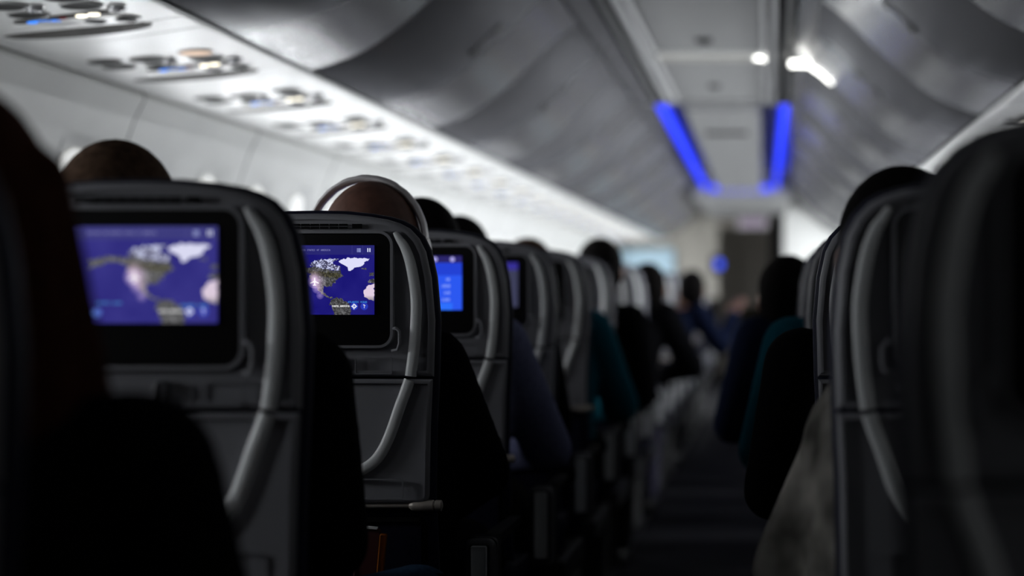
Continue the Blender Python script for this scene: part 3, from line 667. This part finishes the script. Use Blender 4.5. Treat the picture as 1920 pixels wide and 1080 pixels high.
def person(label, cx, ys, head=None, chest=None, shl=None, shr=None, ell_=None, elr=None, wrl=None, wrr=None, skin='skin', hair='h_black', top='c_black', legs='c_black', hairstyle='short', hs=1.0, knees=None, vox=.0085, fat=1.0, sm=4):
    t = thing('person', label, 'person', (0, 0, 0), 'seated passengers')
    hx, hy, ht = head or (cx, ys+.26, 1.25)
    cxx, cyy, czz = chest or (cx, ys+.25, .82)
    shl = shl or (cxx-.185, cyy, .955); shr = shr or (cxx+.185, cyy, .955)
    ell_ = ell_ or (shl[0]-.045, cyy+.06, .69); elr = elr or (shr[0]+.045, cyy+.06, .69)
    wrl = wrl or (cx-.13, ys+.50, .66); wrr = wrr or (cx+.13, ys+.50, .66)
    kn = knees or ((cx-.12, ys+.64, .54), (cx+.12, ys+.64, .54)); pel = Vector((cx, ys+.24, .56))
    s = hs; hc = Vector((hx, hy, ht-.105*s)); b = MB()
    # head
    b.ell(hc+Vector((0, -.008, .004)), (.076*s, .094*s, .098*s)); b.ell(hc+Vector((0, .030*s, -.055*s)), (.062*s, .064*s, .078*s))
    b.ell(hc+Vector((0, .052*s, -.105*s)), (.034*s, .034*s, .030*s))
    b.capsule(hc+Vector((0, .088*s, -.010*s)), .010*s, hc+Vector((0, .106*s, -.048*s)), .014*s)
    b.capsule(hc+Vector((-.034*s, .078*s, .014*s)), .011*s, hc+Vector((.034*s, .078*s, .014*s)), .011*s)
    b.capsule(hc+Vector((-.020*s, .086*s, -.078*s)), .008*s, hc+Vector((.020*s, .086*s, -.078*s)), .008*s)
    for sg in (-1, 1):
        b.ell(hc+Vector((sg*.080*s, -.005*s, -.025*s)), (.010*s, .019*s, .032*s), 12, 8)
    nb = Vector((cxx*.6+hx*.4, cyy-.01, czz+.16)); b.capsule(hc+Vector((0, -.015, -.07)), .055*s, nb, .062)
    torso = MB()
    def tor(q, e):
        q.capsule(Vector(shl)+Vector((.04, 0, 0)), .062*fat+e, Vector(shr)-Vector((.04, 0, 0)), .062*fat+e)
        for o_ in (-.07, .07): q.capsule((cxx+o_, cyy, czz+.06), .105*fat+e, (pel[0]+o_*.9, pel[1], pel[2]+.04), .115*fat+e)
        for o_ in (-.09, .09): q.capsule((pel[0]+o_, pel[1]-.01, pel[2]), .10+e, (pel[0]+o_, pel[1]+.03, pel[2]-.02), .10+e)
    def arm(q, sh, el, wr, e, k=1.0):
        q.capsule(sh, .060*fat+e, el, .047+e*k); q.capsule(el, .046+e*k, wr, .030+e*k)
    def leg(q, sg, k, e):
        hip = Vector((pel[0]+sg*.09, pel[1]+.02, pel[2]-.01)); an = Vector((k[0], k[1]+.03, .10))
        q.capsule(hip, .088+e, k, .060+e); q.capsule(k, .060+e, Vector(k)*.55+an*.45+Vector((0, -.02, 0)), .056+e); q.capsule(Vector(k)*.55+an*.45+Vector((0, -.02, 0)), .056+e, an, .042+e); return an
    tor(b, -.004); arm(b, shl, ell_, wrl, -.004); arm(b, shr, elr, wrr, -.004); hand(b, wrl, Vector(wrl)-Vector(ell_), 1); hand(b, wrr, Vector(wrr)-Vector(elr), -1)
    ank = [leg(b, sg, k, -.004) for sg, k in zip((-1, 1), kn)]
    remeshed(b, 'body', M[skin], t, vox, sm)
    q = MB(); tor(q, .008); arm(q, shl, ell_, wrl, .010); arm(q, shr, elr, wrr, .010); q.capsule(nb+Vector((0, 0, -.05)), .075, nb+Vector((0, 0, .0)), .066)
    remeshed(q, 'jacket', M[top], t, vox*1.2, 3)
    q = MB()
    for sg, k in zip((-1, 1), kn): leg(q, sg, k, .010)
    for o_ in (-.09, .09): q.capsule((pel[0]+o_, pel[1]-.01, pel[2]-.01), .112, (pel[0]+o_, pel[1]+.03, pel[2]-.02), .108)
    remeshed(q, 'trousers', M[legs], t, vox*1.2, 3)
    for a in ank:
        q = MB(); q.capsule(a+Vector((0, -.02, -.06)), .038, a+Vector((0, .15, -.068)), .030); q.capsule(a+Vector((0, 0, 0)), .045, a+Vector((0, 0, -.06)), .040); remeshed(q, 'shoe', M['dark'], t, .009, 2)
    for sg in (-1, 1):
        e = MB(); e.ell(hc+Vector((sg*.030*s, .078*s, -.008*s)), (.013*s, .012*s, .010*s), 12, 8); e.build('eye', M['eye'], t, smooth=True)
    if hairstyle:
        q = MB()
        if hairstyle == 'thin':
            q.ell(hc+Vector((0, -.012, .006)), (.0785*s, .0945*s, .0985*s)); q.ell(hc+Vector((0, -.03, -.04)), (.078*s, .075*s, .07*s))
        else:
            q.ell(hc+Vector((0, -.014, .012)), (.084*s, .098*s, .096*s)); q.ell(hc+Vector((0, -.035, -.03)), (.083*s, .075*s, .085*s))
        if hairstyle == 'long':
            for j in range(9):
                a = math.pi*(1.0+j/8); p0 = hc+Vector((.075*math.cos(a), .075*math.sin(a)-.01, -.01)); p1 = p0+Vector((.03*math.cos(a), .02*math.sin(a), -.16)); p2 = p1+Vector((.0, -.005, -.14))
                q.capsule(p0, .038, p1, .036); q.capsule(p1, .036, p2, .022)
            q.capsule(hc+Vector((.07, .0, .02)), .035, hc+Vector((.105, .0, -.17)), .038); q.capsule(hc+Vector((-.07, .0, .02)), .035, hc+Vector((-.105, .0, -.17)), .038)
        ho = remeshed(q, 'hair', M[hair], t, .007, 3)
    return t
y = YS
person('passenger with long auburn hair in a black jacket, dark blur at the left border', -.45, y(0), head=(-.440, 1.47, 1.245), chest=(-.44, 1.46, .80), shr=(-.275, 1.46, .905), elr=(-.212, 1.47, .70), wrr=(-.30, 1.75, .68), hair='h_red', hairstyle='long', hs=1.05, fat=1.05)
person('balding brown haired passenger whose head tops the large blurred map seat', -.53, y(1), head=(-.607, 2.30, 1.268), chest=(-.54, 2.27, .80), shr=(-.355, 2.27, .945), elr=(-.335, 2.33, .72), hair='h_tan', hairstyle='thin', hs=1.0, knees=((-.66, 2.66, .54), (-.27, 2.60, .578)), legs='c_denim')
person('passenger wearing grey headphones, with a reddish crown, behind the sharp map seat', -.47, y(2), head=(-.443, 3.06, 1.266), chest=(-.47, 3.06, .80), shr=(-.340, 3.06, .930), elr=(-.262, 3.12, .735), hair='h_brown', hairstyle=None, skin='skindark', hs=1.17, fat=1.0)
person('dark haired passenger in slate blue shirt, next ahead of the headphone wearer', -.51, y(3), head=(-.515, 3.85, 1.275), chest=(-.49, 3.85, .80), shr=(-.345, 3.85, .945), elr=(-.245, 3.95, .70), top='c_blue', hs=1.05)
person('dark haired passenger peeking over, second ahead of the headphone wearer', -.56, y(4), head=(-.575, 4.64, 1.27), chest=(-.56, 4.63, .80), top='c_black', shr=(-.37, 4.63, .93), elr=(-.33, 4.7, .70))
person('light brown haired passenger with a teal sleeve out in the aisle', -.47, y(5), head=(-.50, 5.43, 1.235), chest=(-.46, 5.42, .80), shr=(-.30, 5.42, .94), elr=(-.21, 5.50, .70), hair='h_tan', top='c_teal')
person('black haired passenger, dark round head alone above the left seats', -.44, y(6), head=(-.352, 6.23, 1.262), chest=(-.43, 6.21, .80), top='c_black', hs=1.0)
person('far left passenger in black, arm over the aisle', -.44, y(8), head=(-.29, 7.80, 1.20), chest=(-.40, 7.80, .80), elr=(-.09, 7.85, .72), top='c_black', legs='c_purple')
person('farthest left passenger in navy, beside the pale bulkhead', -.44, y(11), head=(-.20, 10.15, 1.20), chest=(-.36, 10.15, .80), elr=(-.03, 10.2, .74), wrr=(.045, 10.33, .93), top='c_navy')
person('passenger in grey patterned knit at the right, sleeve beside the pale trim strip', .50, y(1), head=(.445, 2.28, 1.228), chest=(.49, 2.28, .79), shl=(.405, 2.28, .905), ell_=(.300, 2.31, .69), wrl=(.38, 2.56, .64), top='c_pattern', hs=1.03)
person('passenger in black at the right, shoulder just ahead of the patterned knit', .52, y(2), head=(.56, 3.07, 1.15), chest=(.50, 3.06, .80), shl=(.325, 3.06, .93), ell_=(.275, 3.12, .70), top='c_black')
person('passenger in teal at the right, shoulder ahead of the one in black', .52, y(3), head=(.58, 3.86, 1.15), chest=(.50, 3.85, .80), shl=(.318, 3.85, .94), ell_=(.25, 3.92, .70), top='c_teal')
person('passenger in navy at the right, dark head leaning out in the aisle', .46, y(4), head=(.318, 4.72, 1.165), chest=(.40, 4.68, .80), shl=(.235, 4.68, .93), ell_=(.165, 4.72, .70), top='c_navy', hs=1.0)
person('far right passenger in olive, low in the aisle before the doorway', .46, y(13), head=(.27, 11.73, 1.10), chest=(.26, 11.73, .78), shl=(.09, 11.73, .90), ell_=(.05, 11.8, .70), wrl=(.12, 12.05, .66), top='c_olive')

# headphones on the passenger in the sharp seat
t = thing('headphones', 'grey over-ear headphones worn by the passenger behind the sharp map seat', 'headphones', (-.452, 3.055, 1.150))
b = MB(); N = 36; rings = []
for i in range(N+1):
    a = math.pi*(-.06+1.12*i/N); rr = .1115+.0035*math.sin(3*a); rx = .1045; 
    cx_, cz_ = -rx*math.cos(a), .1155*math.sin(a); wv = .0003*math.sin(i*2.3)
    thk = .0095+.005*max(0, math.sin(a))-.0012*(abs(i-16) in (0, 3, 4, 8)); wid = .018
    n_ = Vector((-math.cos(a), 0, math.sin(a))); ring = []
    for j in range(12):
        q = 2*math.pi*j/12; p = Vector((cx_, 0, cz_))+n_*(thk*.5*math.cos(q)+wv)+Vector((0, wid*math.sin(q), 0)); ring.append(p)
    rings.append(ring)
b.loft(rings); hb = b.build('headband', M['head_pad'], t, smooth=True)
for sg in (-1, 1):
    c = MB(); ringsx = []
    for r, dx in ((.028, -.012), (.036, -.010), (.038, .004), (.034, .012), (.020, .014)):
        ringsx.append([(sg*(.098+dx), r*.95*math.cos(a), -.030+r*1.15*math.sin(a)) for a in np.linspace(0, 2*math.pi, 20, endpoint=False)])
    c.loft(ringsx); c.build('ear_cup', M['head_pad'], t, smooth=True)
w_ = MB(); w_.tube([(.110, -.02, -.005), (.113, -.03, -.03), (.116, -.03, -.05)], .0016, 6); w_.capsule((.118, -.03, -.052), .0045, (.121, -.03, -.066), .0055, 8, 3); w_.build('cable_plug', M['trimstrip'], t, smooth=True)

# ------------------------------------------------------------------ far end of the cabin
wf_ = struct(MB().box(-1.75, -.345, 20.0, 20.06, 0, 2.25).build('wall_front', M['beige'])); MB().box(-1.75, -.345, 19.985, 20.0, 0, 1.0).build('kick_panel', M['carpet'], wf_)
wr_ = struct(MB().box(.36, 1.7, 19.0, 19.06, 0, 2.25).build('wall_front_right', M['wall'])); MB().box(.36, 1.7, 18.985, 19.0, 0, 1.35).build('kick_panel', M['carpet'], wr_)
struct(MB().box(-1.75, 1.75, 22.2, 22.3, 0, 2.3).build('wall_galley', M['taupe']))
struct(MB().box(-.345, .36, 20.0, 20.06, 1.83, 2.25).build('trim_9', M['taupe']))
struct(MB().box(-.445, .445, YB1+.02, 20.0, 2.0, 2.02).build('trim_10', M['ceil']))
t = thing('galley_fill', 'added fill light brightening the galley doorway, out of view', 'lamp', (.05, 21.0, 2.2))
MB().box(-.15, .15, -.1, .1, 0, .05).build('housing', M['psu'], t)
MB().box(-.13, .13, -.08, .08, -.006, .002).build('lit_face', emat('galley fill glow', (1, .9, .75), 5.0), t)  # invented fill light, put in to brighten the door beyond
t = thing('galley_door', 'grey brown door seen through the dark doorway', 'door', (.03, 22.14, 0))
b = MB(); slab(b, rrect(-.17, .17, 0, 1.62, .01), 0, .05, .004); b.build('door_panel', M['taupe'], t)
b = MB(); b.box(.12, .145, -.02, 0, .9, 1.0); b.build('handle', M['steel'], t)
t = thing('curtain', 'dark curtain drawn aside at the right of the doorway', 'curtain', (.335, 18.9, 0))
b = MB(); rings = []
for z in np.linspace(.02, 1.98, 12):
    rings.append([(-.075+.15*i/24, .018*math.sin(i*1.9), z) for i in range(25)]+[(-.075+.15*i/24, .018*math.sin(i*1.9)+.008, z) for i in range(24, -1, -1)])
b.loft(rings); b.build('fabric', M['matte'], t, smooth=True)
b = MB(); b.tube([(-.10, 0, 1.99), (.10, 0, 1.99)], .008, 8); b.build('rod', M['steel'], t)
t = thing('lit_sign', 'pale lit panel over the doorway', 'sign', (.06, 19.94, 1.89))
b = MB(); b.box(-.17, .17, 0, .06, -.07, .10); b.build('housing', M['psu'], t, bevel=.006)
b = MB(); b.box(-.15, .15, -.006, .002, -.055, .05); b.build('lit_face', M['exit'], t)
t = thing('crew_panel', 'round blue glowing light on the edge of the pale bulkhead', 'light', (-.335, 19.985, 1.40))
b = MB(); b.box(-.09, .045, -.02, .015, -.11, .11); b.build('housing', M['dark'], t, bevel=.008)
b = MB(); b.ell((0.0, -.022, 0), (.045, .012, .055)); b.build('lit_face', emat('blue panel light', rgb(60, 90, 255), 1.6), t, smooth=True)
t = thing('bulkhead_panel', 'pale blue grey panel on the far left bulkhead', 'panel', (-1.22, 19.94, 1.46))
b = MB(); slab(b, rrect(-.36, .36, -.22, .12, .03), 0, .06, .008); b.build('face', M['palepanel'], t, smooth=True)
t = thing('wall_lamp', 'small peach lit lamp on the far left bulkhead', 'lamp', (-1.02, 19.95, 1.72))
b = MB(); b.ell((0, 0, 0), (.09, .05, .06)); b.build('housing', M['psu'], t, smooth=True)
b = MB(); b.ell((0, -.045, 0), (.04, .012, .04)); b.build('bulb', M['peach'], t, smooth=True)
t = thing('ceiling_grille', 'dark slotted grille in the middle of the far ceiling panel', 'grille', (-.005, 10.6, zc(10.6)-.02))
b = MB(); b.box(-.13, .13, -.08, .08, -.006, .002); b.build('frame', M['hole'], t, bevel=.002)
for k in range(3): MB().box(-.11, .11, -.045+.035*k, -.025+.035*k, -.010, -.005).build('slat', M['dark'], t)
